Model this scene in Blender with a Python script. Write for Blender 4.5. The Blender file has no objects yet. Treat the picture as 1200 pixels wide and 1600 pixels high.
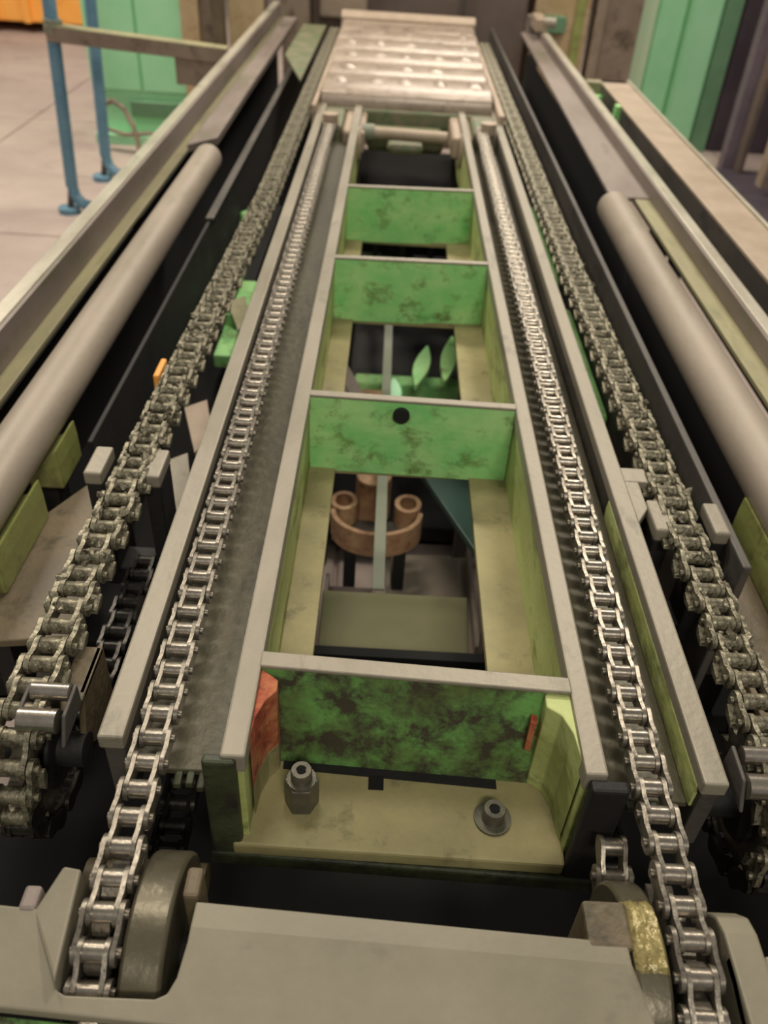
import bpy, bmesh, math, random
from mathutils import Vector, Matrix
random.seed(7)
S = bpy.context.scene
COL = S.collection

# ------------------------------------------------------------------ camera
# camera axes worked out from the vanishing point of the machine's long rails
F, T = 1300.0, 0.055
Yc = Vector((38, 1030, -F)).normalized()
Xc = Vector((1, -T, (38 - 1030 * T) / F)).normalized()
Zc = Xc.cross(Yc)
cam_d = bpy.data.cameras.new('camera')
cam = bpy.data.objects.new('camera', cam_d)
COL.objects.link(cam)
R3 = Matrix((Xc, Yc, Zc))
cam.matrix_world = Matrix.Translation((0, 0, .8)) @ R3.to_4x4()
cam_d.sensor_fit = 'HORIZONTAL'
cam_d.sensor_width = 36
cam_d.lens = F / 1200 * 36
cam_d.clip_start = .02
cam_d.dof.use_dof = True
cam_d.dof.focus_distance = 1.02
cam_d.dof.aperture_fstop = 5.6
S.camera = cam

# ------------------------------------------------------------------ light
w = bpy.data.worlds.new('hall')
S.world = w
w.use_nodes = True
w.node_tree.nodes['Background'].inputs[0].default_value = (1.0, .96, .93, 1)
w.node_tree.nodes['Background'].inputs[1].default_value = .30


def lamp(name, loc, tgt, sx, sy, power, col):
    l = bpy.data.lights.new(name, 'AREA')
    l.shape = 'RECTANGLE'
    l.size, l.size_y, l.energy, l.color = sx, sy, power, col
    o = bpy.data.objects.new(name, l)
    COL.objects.link(o)
    o.location = loc
    o.rotation_euler = (Vector(tgt) - Vector(loc)).to_track_quat('-Z', 'Y').to_euler()


WARM = (1.0, .90, .76)
lamp('hall_lamp', (-.6, 2.6, 4.6), (0, 1.5, 0), 1.6, .5, 95, WARM)
lamp('hall_lamp', (1.6, 5.2, 4.6), (.6, 4.0, 0), 1.6, .5, 235, WARM)
lamp('hall_lamp', (-3.2, 5.6, 4.6), (-2.6, 6.5, -.9), 1.6, .5, 430, WARM)
lamp('hall_lamp', (.9, 9.6, 3.8), (.2, 4.5, 0), 2.4, .8, 150, WARM)
lamp('hall_lamp', (.5, -2.4, 3.4), (.1, 1.6, 0), 1.4, .5, 125, (1.0, .93, .80))  # added fill from behind the camera, brightens the plates facing it

S.view_settings.view_transform = 'Standard'
S.view_settings.look = 'None'
S.view_settings.gamma = 1
S.view_settings.use_curve_mapping = False
S.view_settings.exposure = -0.45


# ------------------------------------------------------------------ materials
def lin(c):
    return tuple((v / 255 / 12.92) if v / 255 <= .04045 else ((v / 255 + .055) / 1.055) ** 2.4 for v in c) + (1,)


def mat(name, a, b=None, third=None, scale=6, rough=.6, metal=0, bump=.15, thr=.6, stretch=(1, 1, 1), rvar=.12, fine=90):
    m = bpy.data.materials.new(name)
    m.use_nodes = True
    nt = m.node_tree
    N, L = nt.nodes, nt.links
    bs = N['Principled BSDF']
    tc = N.new('ShaderNodeTexCoord')
    mp = N.new('ShaderNodeMapping')
    mp.inputs['Scale'].default_value = stretch
    L.new(tc.outputs['Object'], mp.inputs[0])
    n1 = N.new('ShaderNodeTexNoise')
    n1.inputs['Scale'].default_value = scale
    n1.inputs['Detail'].default_value = 6
    n1.inputs['Roughness'].default_value = .65
    L.new(mp.outputs[0], n1.inputs['Vector'])
    r1 = N.new('ShaderNodeValToRGB')
    r1.color_ramp.elements[0].position = .36
    r1.color_ramp.elements[1].position = .64
    r1.color_ramp.elements[0].color = lin(a)
    r1.color_ramp.elements[1].color = lin(b or a)
    L.new(n1.outputs['Fac'], r1.inputs[0])
    out = r1.outputs[0]
    if third:
        n2 = N.new('ShaderNodeTexNoise')
        n2.inputs['Scale'].default_value = scale * 1.7
        n2.inputs['Detail'].default_value = 8
        n2.inputs['Roughness'].default_value = .7
        n2.inputs['Distortion'].default_value = .15
        mp2 = N.new('ShaderNodeMapping')
        mp2.inputs['Location'].default_value = (3.1, 7.7, 1.3)
        mp2.inputs['Scale'].default_value = stretch
        L.new(tc.outputs['Object'], mp2.inputs[0])
        L.new(mp2.outputs[0], n2.inputs['Vector'])
        r2 = N.new('ShaderNodeValToRGB')
        r2.color_ramp.elements[0].position = thr - .08
        r2.color_ramp.elements[1].position = thr + .08
        L.new(n2.outputs['Fac'], r2.inputs[0])
        mx = N.new('ShaderNodeMix')
        mx.data_type = 'RGBA'
        L.new(r2.outputs[0], mx.inputs['Factor'])
        L.new(out, mx.inputs['A'])
        mx.inputs['B'].default_value = lin(third)
        out = mx.outputs['Result']
    L.new(out, bs.inputs['Base Color'])
    bs.inputs['Metallic'].default_value = metal
    n3 = N.new('ShaderNodeTexNoise')
    n3.inputs['Scale'].default_value = fine
    n3.inputs['Detail'].default_value = 4
    L.new(tc.outputs['Object'], n3.inputs['Vector'])
    mr = N.new('ShaderNodeMapRange')
    mr.inputs['To Min'].default_value = max(.05, rough - rvar)
    mr.inputs['To Max'].default_value = min(1, rough + rvar)
    L.new(n1.outputs['Fac'], mr.inputs['Value'])
    L.new(mr.outputs[0], bs.inputs['Roughness'])
    if bump:
        bp = N.new('ShaderNodeBump')
        bp.inputs['Strength'].default_value = bump
        bp.inputs['Distance'].default_value = .003
        L.new(n3.outputs['Fac'], bp.inputs['Height'])
        L.new(bp.outputs[0], bs.inputs['Normal'])
    return m


M = dict(
    flange=mat('worn_flange_steel', (134, 127, 110), (152, 144, 128), (102, 98, 82), 7, .45, .15, .2, .66, (1, .35, 1)),
    flangeside=mat('oily_flange_side', (160, 168, 98), (190, 200, 130), (100, 106, 58), 9, .5, 0, .3, .6, (1, .4, 1)),
    olive=mat('olive_yellow_primer', (138, 130, 90), (160, 150, 106), (104, 98, 66), 8, .6, 0, .25, .64),
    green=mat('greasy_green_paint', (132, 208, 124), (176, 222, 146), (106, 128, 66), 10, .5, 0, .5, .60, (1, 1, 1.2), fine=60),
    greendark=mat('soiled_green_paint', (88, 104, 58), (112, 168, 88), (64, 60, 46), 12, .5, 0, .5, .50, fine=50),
    moss=mat('mossy_dark_steel', (46, 48, 32), (66, 74, 44), (34, 32, 26), 14, .55, 0, .5, .56),
    rust=mat('orange_rust', (150, 62, 38), (186, 120, 78), (110, 44, 30), 30, .8, 0, .6, .6),
    bed=mat('oiled_chain_bed', (74, 71, 54), (88, 83, 64), (56, 52, 38), 10, .4, .2, .3, .62, (1, .25, 1)),
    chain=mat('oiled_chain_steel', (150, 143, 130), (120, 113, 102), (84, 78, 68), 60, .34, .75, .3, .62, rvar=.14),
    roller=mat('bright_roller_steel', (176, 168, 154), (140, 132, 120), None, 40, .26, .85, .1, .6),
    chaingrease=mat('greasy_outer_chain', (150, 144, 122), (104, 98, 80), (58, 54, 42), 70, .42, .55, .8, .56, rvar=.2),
    darkchain=mat('black_oily_chain', (40, 38, 34), (58, 55, 50), None, 50, .35, .6, .3),  # dark chain copy for return strands; shade below put into the colour
    beam=mat('grey_beam_paint', (122, 116, 97), (136, 129, 110), (108, 103, 86), 5, .5, 0, .12, .66),
    black=mat('black_grease_and_shade', (17, 15, 14), (27, 25, 23), None, 8, .7, 0, .4),  # greasy black; also carries the shade of dark regions in its colour
    void=mat('black_void_shade', (8, 7, 7), (12, 11, 10), None, 4, .9, 0, 0),  # near-black that puts the shade of the voids into the colour
    dgrey=mat('dark_grey_guard', (72, 68, 62), (86, 81, 75), (56, 52, 49), 5, .55, .1, .25, .6, (1, .4, 1)),
    brown=mat('brown_grease_plate', (92, 80, 60), (112, 98, 74), (60, 54, 34), 7, .55, 0, .4, .6),
    tube=mat('dusty_tube', (146, 134, 120), (162, 150, 134), (134, 126, 104), 4, .5, .1, .12, .62, (1, .3, 1)),
    rail=mat('mauve_grey_rail', (118, 106, 98), (138, 126, 118), (104, 100, 78), 5, .5, .1, .15, .62, (1, .3, 1)),
    railtop=mat('rail_top_steel', (176, 168, 150), (196, 190, 172), (150, 146, 124), 9, .35, .3, .15, .62, (1, .3, 1)),
    ledge=mat('oily_olive_ledge', (136, 130, 102), (154, 148, 112), (120, 120, 84), 7, .5, 0, .2, .62, (1, .3, 1)),
    saddle=mat('yellow_green_paint', (134, 138, 78), (150, 158, 90), (108, 102, 64), 9, .45, 0, .3, .62),
    bolt=mat('dark_bolt_steel', (92, 90, 78), (112, 108, 94), None, 50, .4, .5, .15),
    drum=mat('polished_drum', (92, 86, 70), (106, 100, 82), None, 14, .3, .45, .15),
    yellowgrease=mat('yellow_grease', (138, 124, 78), (164, 152, 100), (100, 90, 56), 90, .25, .2, 1.0, .6),
    slat=mat('worn_shiny_slat', (150, 134, 118), (168, 152, 136), (120, 106, 92), 9, .32, .12, .35, .6, rvar=.14, fine=30),
    carriage=mat('soiled_carriage_green', (96, 100, 70), (124, 116, 94), (74, 104, 66), 12, .5, 0, .3, .56),
    tan=mat('tan_steel', (160, 142, 122), (174, 156, 136), None, 8, .5, .1, .2),
    blue=mat('blue_post_paint', (92, 134, 156), (108, 148, 168), (112, 130, 138), 12, .4, 0, .1, .66),
    concrete=mat('dusty_concrete', (160, 144, 136), (176, 160, 150), (148, 130, 122), 1.6, .75, 0, .1, .62),
    mint=mat('mint_cabinet_paint', (150, 214, 164), (166, 222, 176), None, 3, .45, 0, .05),
    mintpale=mat('pale_worn_mint', (206, 224, 190), (190, 222, 184), None, 2, .4, 0, .05),  # paler copy of the mint; gloss highlight put into the first rib's colour
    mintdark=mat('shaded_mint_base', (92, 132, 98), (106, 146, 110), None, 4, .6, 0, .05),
    orange=mat('orange_paint', (238, 158, 66), (246, 176, 84), (190, 110, 40), 2, .5, 0, .05, .66),
    cream=mat('cream_column', (196, 176, 142), (180, 152, 110), (130, 106, 70), 5, .6, 0, .1, .6),
    browncol=mat('brown_column', (128, 112, 96), (148, 132, 114), (94, 80, 66), 5, .6, 0, .1, .6),
    press=mat('brown_press_body', (92, 80, 74), (112, 98, 88), (140, 104, 88), 2.5, .6, .1, .1, .64),
    purple=mat('purple_grey_frame', (98, 86, 96), (118, 104, 112), None, 5, .55, .1, .1),
    purpledark=mat('dark_purple_panel', (58, 48, 58), (74, 62, 70), None, 3, .7, 0, .1),
    rod=mat('grey_green_bar', (120, 126, 108), (134, 138, 120), None, 6, .5, .1, .1),
    lower=mat('lower_olive_plate', (118, 116, 82), (132, 128, 92), None, 5, .6, 0, .1),
    rusty=mat('rusty_clamp', (158, 118, 88), (180, 150, 112), (120, 84, 62), 25, .7, 0, .4, .6),
    teal=mat('teal_plate', (52, 82, 74), (62, 94, 84), None, 6, .5, 0, .1),
    wallm=mat('far_wall', (120, 108, 98), (140, 126, 112), None, 1, .8, 0, .0),
)


# ------------------------------------------------------------------ helpers
class MB:
    def __init__(s):
        s.v, s.f = [], []

    def add(s, vs, fs):
        b = len(s.v)
        s.v += [Vector(p) for p in vs]
        s.f += [tuple(i + b for i in f) for f in fs]
        return s

    def box(s, x0, x1, y0, y1, z0, z1):
        return s.hexa([(x0, y0, z0), (x1, y0, z0), (x1, y1, z0), (x0, y1, z0)],
                      [(x0, y0, z1), (x1, y0, z1), (x1, y1, z1), (x0, y1, z1)])

    def hexa(s, lo, hi):
        n = len(lo)
        fs = [tuple(reversed(range(n))), tuple(range(n, 2 * n))]
        fs += [(i, (i + 1) % n, n + (i + 1) % n, n + i) for i in range(n)]
        return s.add(list(lo) + list(hi), fs)

    def prism(s, prof, a0, a1, axis='y'):
        def P(p, a):
            return (p[0], a, p[1]) if axis == 'y' else ((a, p[0], p[1]) if axis == 'x' else (p[0], p[1], a))
        return s.hexa([P(p, a0) for p in prof], [P(p, a1) for p in prof])

    def cyl(s, p0, p1, r0, r1=None, n=16, ph=0):
        p0, p1 = Vector(p0), Vector(p1)
        r1 = r0 if r1 is None else r1
        d = (p1 - p0).normalized()
        a = d.orthogonal().normalized() if abs(d.y) < .9 and abs(d.x) < .9 else (Vector((0, 0, 1)) - d * d.z).normalized()
        b = d.cross(a)
        c = [(a * math.cos(ph + 2 * math.pi * i / n) + b * math.sin(ph + 2 * math.pi * i / n)) for i in range(n)]
        return s.hexa([p0 + k * r0 for k in c], [p1 + k * r1 for k in c])

    def tube(s, pts, r, n=10):
        for i in range(len(pts) - 1):
            s.cyl(pts[i], pts[i + 1], r, n=n)
        return s

    def build(s, name, m, parent=None, bevel=0, smooth=False, loc=None):
        off = Vector(loc) if loc is not None else Vector((0, 0, 0))
        if parent is not None:
            off = WL(parent)
        me = bpy.data.meshes.new(name)
        me.from_pydata([tuple(p - off) for p in s.v], [], s.f)
        me.materials.append(M[m])
        bm = bmesh.new()
        bm.from_mesh(me)
        bmesh.ops.recalc_face_normals(bm, faces=bm.faces)
        bm.to_mesh(me)
        bm.free()
        o = bpy.data.objects.new(name, me)
        COL.objects.link(o)
        if parent is not None:
            o.parent = parent
        else:
            o.location = off
        if bevel:
            md = o.modifiers.new('edge', 'BEVEL')
            md.width = bevel
            md.segments = 2
            md.limit_method = 'ANGLE'
        if smooth:
            me.shade_smooth()
            try:
                me.set_sharp_from_angle(angle=math.radians(40))
            except Exception:
                pass
        return o


def WL(o):
    v = Vector((0, 0, 0))
    while o is not None:
        v += o.location
        o = o.parent
    return v


def tag(o, label, cat, group=None, kind=None):
    o['label'] = label
    o['category'] = cat
    if group:
        o['group'] = group
    if kind:
        o['kind'] = kind
    return o


def thing(name, label, cat, loc=(0, 0, 0), group=None):
    o = bpy.data.objects.new(name, None)
    COL.objects.link(o)
    o.location = loc
    o.empty_display_size = .05
    return tag(o, label, cat, group)


def structure(o, label, cat):
    return tag(o, label, cat, None, 'structure')


ZF = -.9           # hall floor level; z = 0 is the top of the machine's flanges

# ------------------------------------------------------------------ structure: floor, walls
fl = structure(MB().box(-9, 8, -3, 15, ZF - .1, ZF - .012).build('floor', 'concrete'),
               'dusty pinkish concrete hall floor under the machine', 'floor')
sl = 0
for ix in range(-3, 3):
    for iy in range(-1, 6):
        x0 = -2.70 + (ix + 1) * 2.6 - 0
        y0 = -.2 + iy * 2.28
        MB().box(x0 + .006, x0 + 2.594, y0 + .006, y0 + 2.274, ZF - .02, ZF).build('slab', 'concrete', fl, bevel=.006)
structure(MB().box(-9, 8, 14.6, 14.9, ZF - .05, 5).build('wall_back', 'wallm'), 'dim grey brown far wall of the hall', 'wall')

# ------------------------------------------------------------------ central welded frame
Y0, Y1 = .555, 3.75
fr = thing('conveyor_frame', 'welded green and grey ladder frame in the middle between the two inner chains', 'machine frame', (.06, .54, -.9))
# inner flanges: upright plates, their top edges are the pale strips
for s, xa, xb in ((0, -.156, -.127), (1, .257, .283)):
    MB().box(xa, xb, Y0, Y1, -.03, 0).build('flange', 'flange', fr, bevel=.003)
    MB().box(xa + .003, xb - .003, Y0 + .004, Y1, -.19, -.028).build('side_plate', 'flangeside', fr, bevel=.002)
# cross plates with pale top edges
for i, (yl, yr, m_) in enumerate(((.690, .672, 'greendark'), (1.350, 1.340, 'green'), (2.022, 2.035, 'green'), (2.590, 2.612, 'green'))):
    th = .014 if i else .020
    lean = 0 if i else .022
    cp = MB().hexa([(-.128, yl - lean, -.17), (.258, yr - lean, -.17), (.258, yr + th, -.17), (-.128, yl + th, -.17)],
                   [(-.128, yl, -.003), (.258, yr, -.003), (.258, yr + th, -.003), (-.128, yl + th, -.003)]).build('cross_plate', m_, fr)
    MB().hexa([(-.129, yl - .002, -.005), (.259, yr - .002, -.005), (.259, yr + th + .003, -.005), (-.129, yl + th + .003, -.005)],
              [(-.129, yl - .002, .001), (.259, yr - .002, .001), (.259, yr + th + .003, .001), (-.129, yl + th + .003, .001)]
              ).build('edge_strip', 'flange', cp, bevel=.002)
# small round hole plug in the second cross plate
MB().cyl((.045, 1.352, -.03), (.045, 1.338, -.03), .016, n=18).build('hole_plug', 'black', fr, smooth=True)
RF = [(-.127, .585), (-.124, .615), (-.116, .640), (-.104, .655), (-.104, .672), (-.127, .69)]
MB().prism(RF, -.112, -.006, 'z').build('rust_patch', 'rust', fr, bevel=.002)
MB().prism(RF, -.166, -.112, 'z').build('corner_fillet', 'olive', fr, bevel=.002)
MB().prism([(.258, .570), (.253, .615), (.243, .640), (.226, .652), (.226, .672), (.258, .69)], -.166, -.006, 'z').build('corner_fillet', 'flangeside', fr, bevel=.002)
MB().prism([(.212, .6535), (.219, .6512), (.222, .664), (.214, .668)], -.095, -.040, 'z').build('rust_patch', 'rust', fr)
# bottom plates with rectangular windows
zt, zb = -.165, -.18
def floor_piece(x0, x1, y0, y1):
    MB().box(x0, x1, y0, y1, zb, zt).build('floor_plate', 'olive', fr, bevel=.002)
floor_piece(-.130, -.078, .70, 3.0)
floor_piece(.188, .262, .70, 3.0)
for a, b in ((1.352, 1.42), (2.03, 2.09), (2.605, 2.68), (.69, .70)):
    floor_piece(-.078, .188, a, b)
# near end tray with two bolts
MB().prism([(-.150, .545), (.262, .538), (.268, .69), (-.130, .69)], -.19, -.166, 'z').build('end_tray', 'olive', fr, bevel=.004)
MB().prism([(-.100, .655), (.185, .640), (.185, .654), (-.100, .667)], -.1665, -.1645, 'z').build('slot', 'black', fr)
MB().box(.015, .035, .630, .650, -.1665, -.1635).build('slot', 'void', fr)
MB().box(-.148, -.142, .575, .655, -.1665, -.150).build('slot', 'black', fr, bevel=.002)
# outer ends of the side plates, dark and oily
MB().box(-.176, -.1375, .548, .562, -.20, -.004).build('end_cap', 'moss', fr, bevel=.004)
MB().box(.262, .305, .536, .552, -.20, -.004).build('end_cap', 'black', fr, bevel=.004)
MB().prism([(-.180, .545), (.300, .53), (.300, .57), (-.180, .58)], -.215, -.19, 'z').build('bottom_bar', 'moss', fr, bevel=.004)
MB().box(-.16, -.152, .558, Y1, -.2, -.03).build('web', 'bed', fr)
# bolts
bo = MB().cyl((-.070, .608, -.166), (-.070, .608, -.118), .0225, n=6, ph=.3).build('hex_spacer', 'bolt', fr, bevel=.002)
MB().cyl((-.070, .608, -.118), (-.070, .608, -.114), .0185, n=20).build('washer', 'bolt', bo, smooth=True)
k = MB()
def socket_head(k, x, y, z0, h, r):
    n = 18
    k.cyl((x, y, z0), (x, y, z0 + h), r, n=n)
    v = []
    ro, ri = r * .92, r * .5
    for i in range(n):
        a = 2 * math.pi * i / n
        v.append((x + ro * math.cos(a), y + ro * math.sin(a), z0 + h + .0025))
    for i in range(n):
        a = 2 * math.pi * i / n
        v.append((x + ri * math.cos(a), y + ri * math.sin(a), z0 + h + .0025))
    for i in range(n):
        a = 2 * math.pi * i / n
        v.append((x + r * math.cos(a), y + r * math.sin(a), z0 + h))
    for i in range(n):
        a = 2 * math.pi * i / n
        v.append((x + ri * .95 * math.cos(a), y + ri * .95 * math.sin(a), z0 + h + .0001))
    f = []
    for i in range(n):
        j = (i + 1) % n
        f += [(i, j, n + j, n + i), (i, 2 * n + i, 2 * n + j, j), (n + i, n + j, 3 * n + j, 3 * n + i)]
    k.add(v, f)
socket_head(k, -.070, .608, -.114, .015, .0135)
k.build('socket_screw', 'bolt', bo, smooth=True)
MB().cyl((-.070, .608, -.0995), (-.070, .608, -.0975), .0062, n=6).build('hex_socket', 'void', bo)
b2 = MB().cyl((.176, .596, -.166), (.176, .596, -.162), .024, n=24).build('washer', 'bolt', fr, smooth=True)
k = MB()
socket_head(k, .176, .596, -.162, .018, .0145)
k.build('socket_screw', 'bolt', b2, smooth=True)
MB().cyl((.176, .596, -.1435), (.176, .596, -.1415), .0065, n=6).build('hex_socket', 'void', b2)

# chain beds and outer flanges: welded to the same frame
MB().prism([(-.266, -.07), (-.155, -.07), (-.155, -.06), (-.266, -.06)], .575, Y1).build('chain_bed', 'bed', fr, bevel=.002)
MB().prism([(.282, -.07), (.392, -.07), (.392, -.06), (.282, -.06)], .565, Y1).build('chain_bed', 'bed', fr, bevel=.002)
MB().box(-.298, -.268, .572, 3.9, -.022, 0).build('outer_flange', 'flange', fr, bevel=.003)
MB().box(-.294, -.270, .576, 3.9, -.13, -.02).build('outer_web', 'dgrey', fr, bevel=.002)
MB().box(.390, .419, .55, 3.9, -.022, 0).build('outer_flange', 'flange', fr, bevel=.003)
MB().prism([(.3885, -.035), (.3897, -.020), (.394, -.020), (.394, -.06), (.3892, -.06)], .56, 1.1).build('oil_bead', 'flangeside', fr, bevel=.003)
MB().box(.394, .415, .554, 3.9, -.13, -.02).build('outer_web', 'dgrey', fr, bevel=.002)
MB().prism([(.418, -.02), (.460, -.02), (.460, -.002), (.418, -.002)], 1.13, 1.17).build('lug_tab', 'flange', fr, bevel=.002)
MB().prism([(.418, 1.02), (.442, 1.06), (.442, 1.13), (.418, 1.17)], -.02, -.003, 'z').build('lug_tab', 'flange', fr, bevel=.002)
# ragged bed ends
for x0, n in ((-.215, 5), (.29, 5)):
    for i in range(n):
        x = x0 + i * .014
        MB().box(x, x + .009, .56 - random.random() * .01, .58, -.072, -.062).build('torn_tab', 'moss', fr, bevel=.002)
# legs that carry the frame
for x in (-.15, .27):
    for y in (1.2, 1.87, 3.6):
        MB().box(x - .02, x + .02, y, y + .06, ZF, -.19).build('leg', 'dgrey', fr, bevel=.003)

# ------------------------------------------------------------------ what shows through the windows
lp = tag(MB().prism([(-.088, .90), (.192, .89), (.207, 1.245), (-.092, 1.245)], -.415, -.4, 'z').build('cover_plate', 'lower', bevel=.003),
         'flat olive grey plate low under the nearest window of the ladder frame', 'plate')
rod = thing('pull_bar', 'long grey green flat bar running below the windows of the ladder frame', 'bar', (.02, 2.0, -.42))
MB().box(.008, .034, 1.25, 3.2, -.40, -.394).build('bar_strip', 'rod', rod, bevel=.001)
MB().cyl((.021, 1.70, -.394), (.021, 1.70, -.372), .013, n=12).build('clevis_pin', 'black', rod, smooth=True)
cl = thing('clamp_bracket', 'rusty cream clamp bracket with rounded ears under the nearest window', 'bracket', (.01, 1.66, -.62))
def cup(mb, cx, cy, z0, z1, rx, ry, n=24, a0=0, a1=2 * math.pi, th=.012):
    v = []
    for i in range(n + 1):
        a = a0 + (a1 - a0) * i / n
        for r in (0, th):
            for z in (z0, z1):
                v.append((cx + (rx - r) * math.cos(a), cy + (ry - r) * math.sin(a), z))
    f = []
    for i in range(n):
        b, c = 4 * i, 4 * i + 4
        f += [(b, b + 1, c + 1, c), (b + 2, c + 2, c + 3, b + 3), (b + 1, b + 3, c + 3, c + 1), (b, c, c + 2, b + 2)]
    f += [(0, 2, 3, 1), (4 * n, 4 * n + 1, 4 * n + 3, 4 * n + 2)]
    return mb.add(v, f)
cup(MB(), .012, 1.63, -.56, -.49, .115, .095, a0=math.pi, a1=2 * math.pi).build('cradle', 'rusty', cl, smooth=True)
MB().box(-.10, .122, 1.60, 1.66, -.57, -.545).build('base', 'dgrey', cl, bevel=.004)
for x in (-.072, .09):
    cup(MB(), x, 1.665, -.55, -.488, .034, .038).build('ear', 'rusty', cl, smooth=True)
MB().cyl((.0, 1.70, -.56), (.0, 1.70, -.43), .045, n=16).build('boss', 'rusty', cl, bevel=.004)
for x in (-.05, .075):
    MB().box(x - .015, x + .015, 1.56, 1.60, ZF, -.57).build('leg', 'black', cl)
for i, (x0, x1, y0, y1, z, m_, lab) in enumerate((
        (-.105, .02, 1.36, 1.50, -.64, 'press', 'dull red brown panel left of the clamp bracket under the nearest window'),
        (.045, .27, 1.34, 1.70, -.70, 'tube', 'smeared pinkish grey drip tray right of the clamp bracket under the nearest window'))):
    o = thing('drip_tray', lab, 'tray', ((x0 + x1) / 2, y0, z))
    MB().box(x0, x1, y0, y1, z, z + .008).build('tray_floor', m_, o)
    MB().box(x1 - .01, x1, y0, y1, z, z + .05).build('rim', m_, o)
    MB().box(x0, x0 + .01, y0, y1, z, z + .05).build('rim', m_, o)
    for x in (x0 + .01, x1 - .03):
        MB().box(x, x + .02, y0 + .02, y0 + .05, ZF, z).build('leg', 'black', o)
o = thing('slanted_cover', 'dark teal cover plate slanting at the right of the nearest window', 'plate', (.18, 1.6, -.6))
MB().hexa([(.10, 1.80, -.47), (.28, 1.36, -.47), (.34, 1.44, -.47), (.20, 1.86, -.47)],
          [(.10, 1.80, -.45), (.28, 1.36, -.45), (.34, 1.44, -.45), (.20, 1.86, -.45)]).build('cover_sheet', 'teal', o, bevel=.003)
MB().hexa([(.20, 1.86, -.45), (.34, 1.44, -.45), (.352, 1.447, -.45), (.212, 1.867, -.45)],
          [(.20, 1.86, -.42), (.34, 1.44, -.42), (.352, 1.447, -.42), (.212, 1.867, -.42)]).build('edge_strip', 'rod', o)
# inside the second window
dr = thing('drive_unit', 'green and black drive unit seen through the second window of the ladder frame', 'gearbox', (.08, 2.4, -.9))
MB().box(-.10, .34, 2.42, 2.95, -.85, -.56).build('housing', 'black', dr, bevel=.02)
MB().box(-.08, .26, 2.36, 2.42, -.60, -.54).build('green_rib', 'green', dr, bevel=.01)
MB().box(-.06, .06, 2.3, 2.345, -.62, -.555).build('mount_pad', 'rusty', dr, bevel=.01)
def curved_fin(x, y, z, h, lean):
    mb = MB()
    lo, hi = [], []
    for i in range(9):
        t = i / 8
        a = math.sin(math.pi * t) * .022 + .004
        lo.append((x + lean * t - a, y + h * t, z))
    for i in range(8, -1, -1):
        t = i / 8
        a = math.sin(math.pi * t) * .022 + .004
        lo.append((x + lean * t + a, y + h * t, z))
    hi = [(p[0], p[1], p[2] + .02) for p in lo]
    return mb.hexa(lo, hi)
curved_fin(.11, 2.20, -.47, .26, .04).build('green_fin', 'green', dr, bevel=.003)
curved_fin(.20, 2.24, -.47, .30, .035).build('green_fin', 'green', dr, bevel=.003)
curved_fin(.045, 2.12, -.50, .17, .0).build('green_fin', 'mint', dr, bevel=.003)
MB().hexa([(-.13, 1.95, -.42), (-.06, 1.95, -.42), (-.13, 2.2, -.42)], [(-.13, 1.95, -.40), (-.06, 1.95, -.40), (-.13, 2.2, -.40)]).build('corner_plate', 'rod', dr, bevel=.002)
MB().hexa([(-.055, 1.95, -.43), (-.01, 1.95, -.43), (-.11, 2.25, -.43), (-.13, 2.2, -.43)],
          [(-.055, 1.95, -.40), (-.01, 1.95, -.40), (-.11, 2.25, -.40), (-.13, 2.2, -.40)]).build('angle_bar', 'rail', dr)
# inside the third window
mo = thing('junction_box', 'pair of small mint green boxes seen through the third window of the ladder frame', 'box', (.0, 3.15, -.9))
for x in (-.045, .055):
    MB().box(x - .038, x + .038, 3.05, 3.11, -.45, -.37).build('box_body', 'mint', mo, bevel=.008)
MB().box(-.12, .26, 3.10, 3.35, -.85, -.455).build('plinth', 'black', mo, bevel=.01)

# ------------------------------------------------------------------ roller chains
PITCH = .0335


def link_outline(r, n=7):
    pts = []
    for i in range(n):
        a = math.pi / 2 + math.pi * i / (n - 1)
        pts.append((math.cos(a) * r, math.sin(a) * r))
    pts.append((PITCH / 2, -r * .74))
    for i in range(n):
        a = -math.pi / 2 + math.pi * i / (n - 1)
        pts.append((PITCH + math.cos(a) * r, math.sin(a) * r))
    pts.append((PITCH / 2, r * .74))
    return pts


def mesh_only(mb, name, m, smooth=True):
    o = mb.build(name, m, None, smooth=smooth)
    me = o.data
    bpy.data.objects.remove(o)
    return me


def chain_meshes(mat_plate, mat_roll, wx, spikes=False):
    """each side plate is a mesh of its own: inner left/right, outer left/right, roller, pin"""
    ol = link_outline(.0128)
    out = []
    for lo, hi, nm in ((.0102, .0150, 'inner_link'), (.0156, .0204, 'outer_link')):
        for sg in (-1, 1):
            a, b = sorted((sg * lo * wx, sg * hi * wx))
            mb = MB().prism(ol, a, b, 'x')
            if spikes and nm == 'outer_link':
                a, b = sorted((sg * .0195 * wx, sg * .0262 * wx))
                mb.prism([(.004, .002), (.028, .010), (.030, .015), (.012, .015), (.002, .008)], a, b, 'x')
            out.append(mesh_only(mb, nm, mat_plate))
    out.append(mesh_only(MB().cyl((-.0104 * wx, 0, 0), (.0104 * wx, 0, 0), .0102, n=16), 'roller', mat_roll))
    pin = MB().cyl((-.0238 * wx, 0, 0), (.0238 * wx, 0, 0), .0050, n=10)
    out.append(mesh_only(pin, 'pin', mat_plate))
    return out


def put(name, me, parent, loc=(0, 0, 0), rot=(0, 0, 0)):
    o = bpy.data.objects.new(name, me)
    COL.objects.link(o)
    o.parent = parent
    o.location = loc
    o.rotation_euler = rot
    return o


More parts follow.
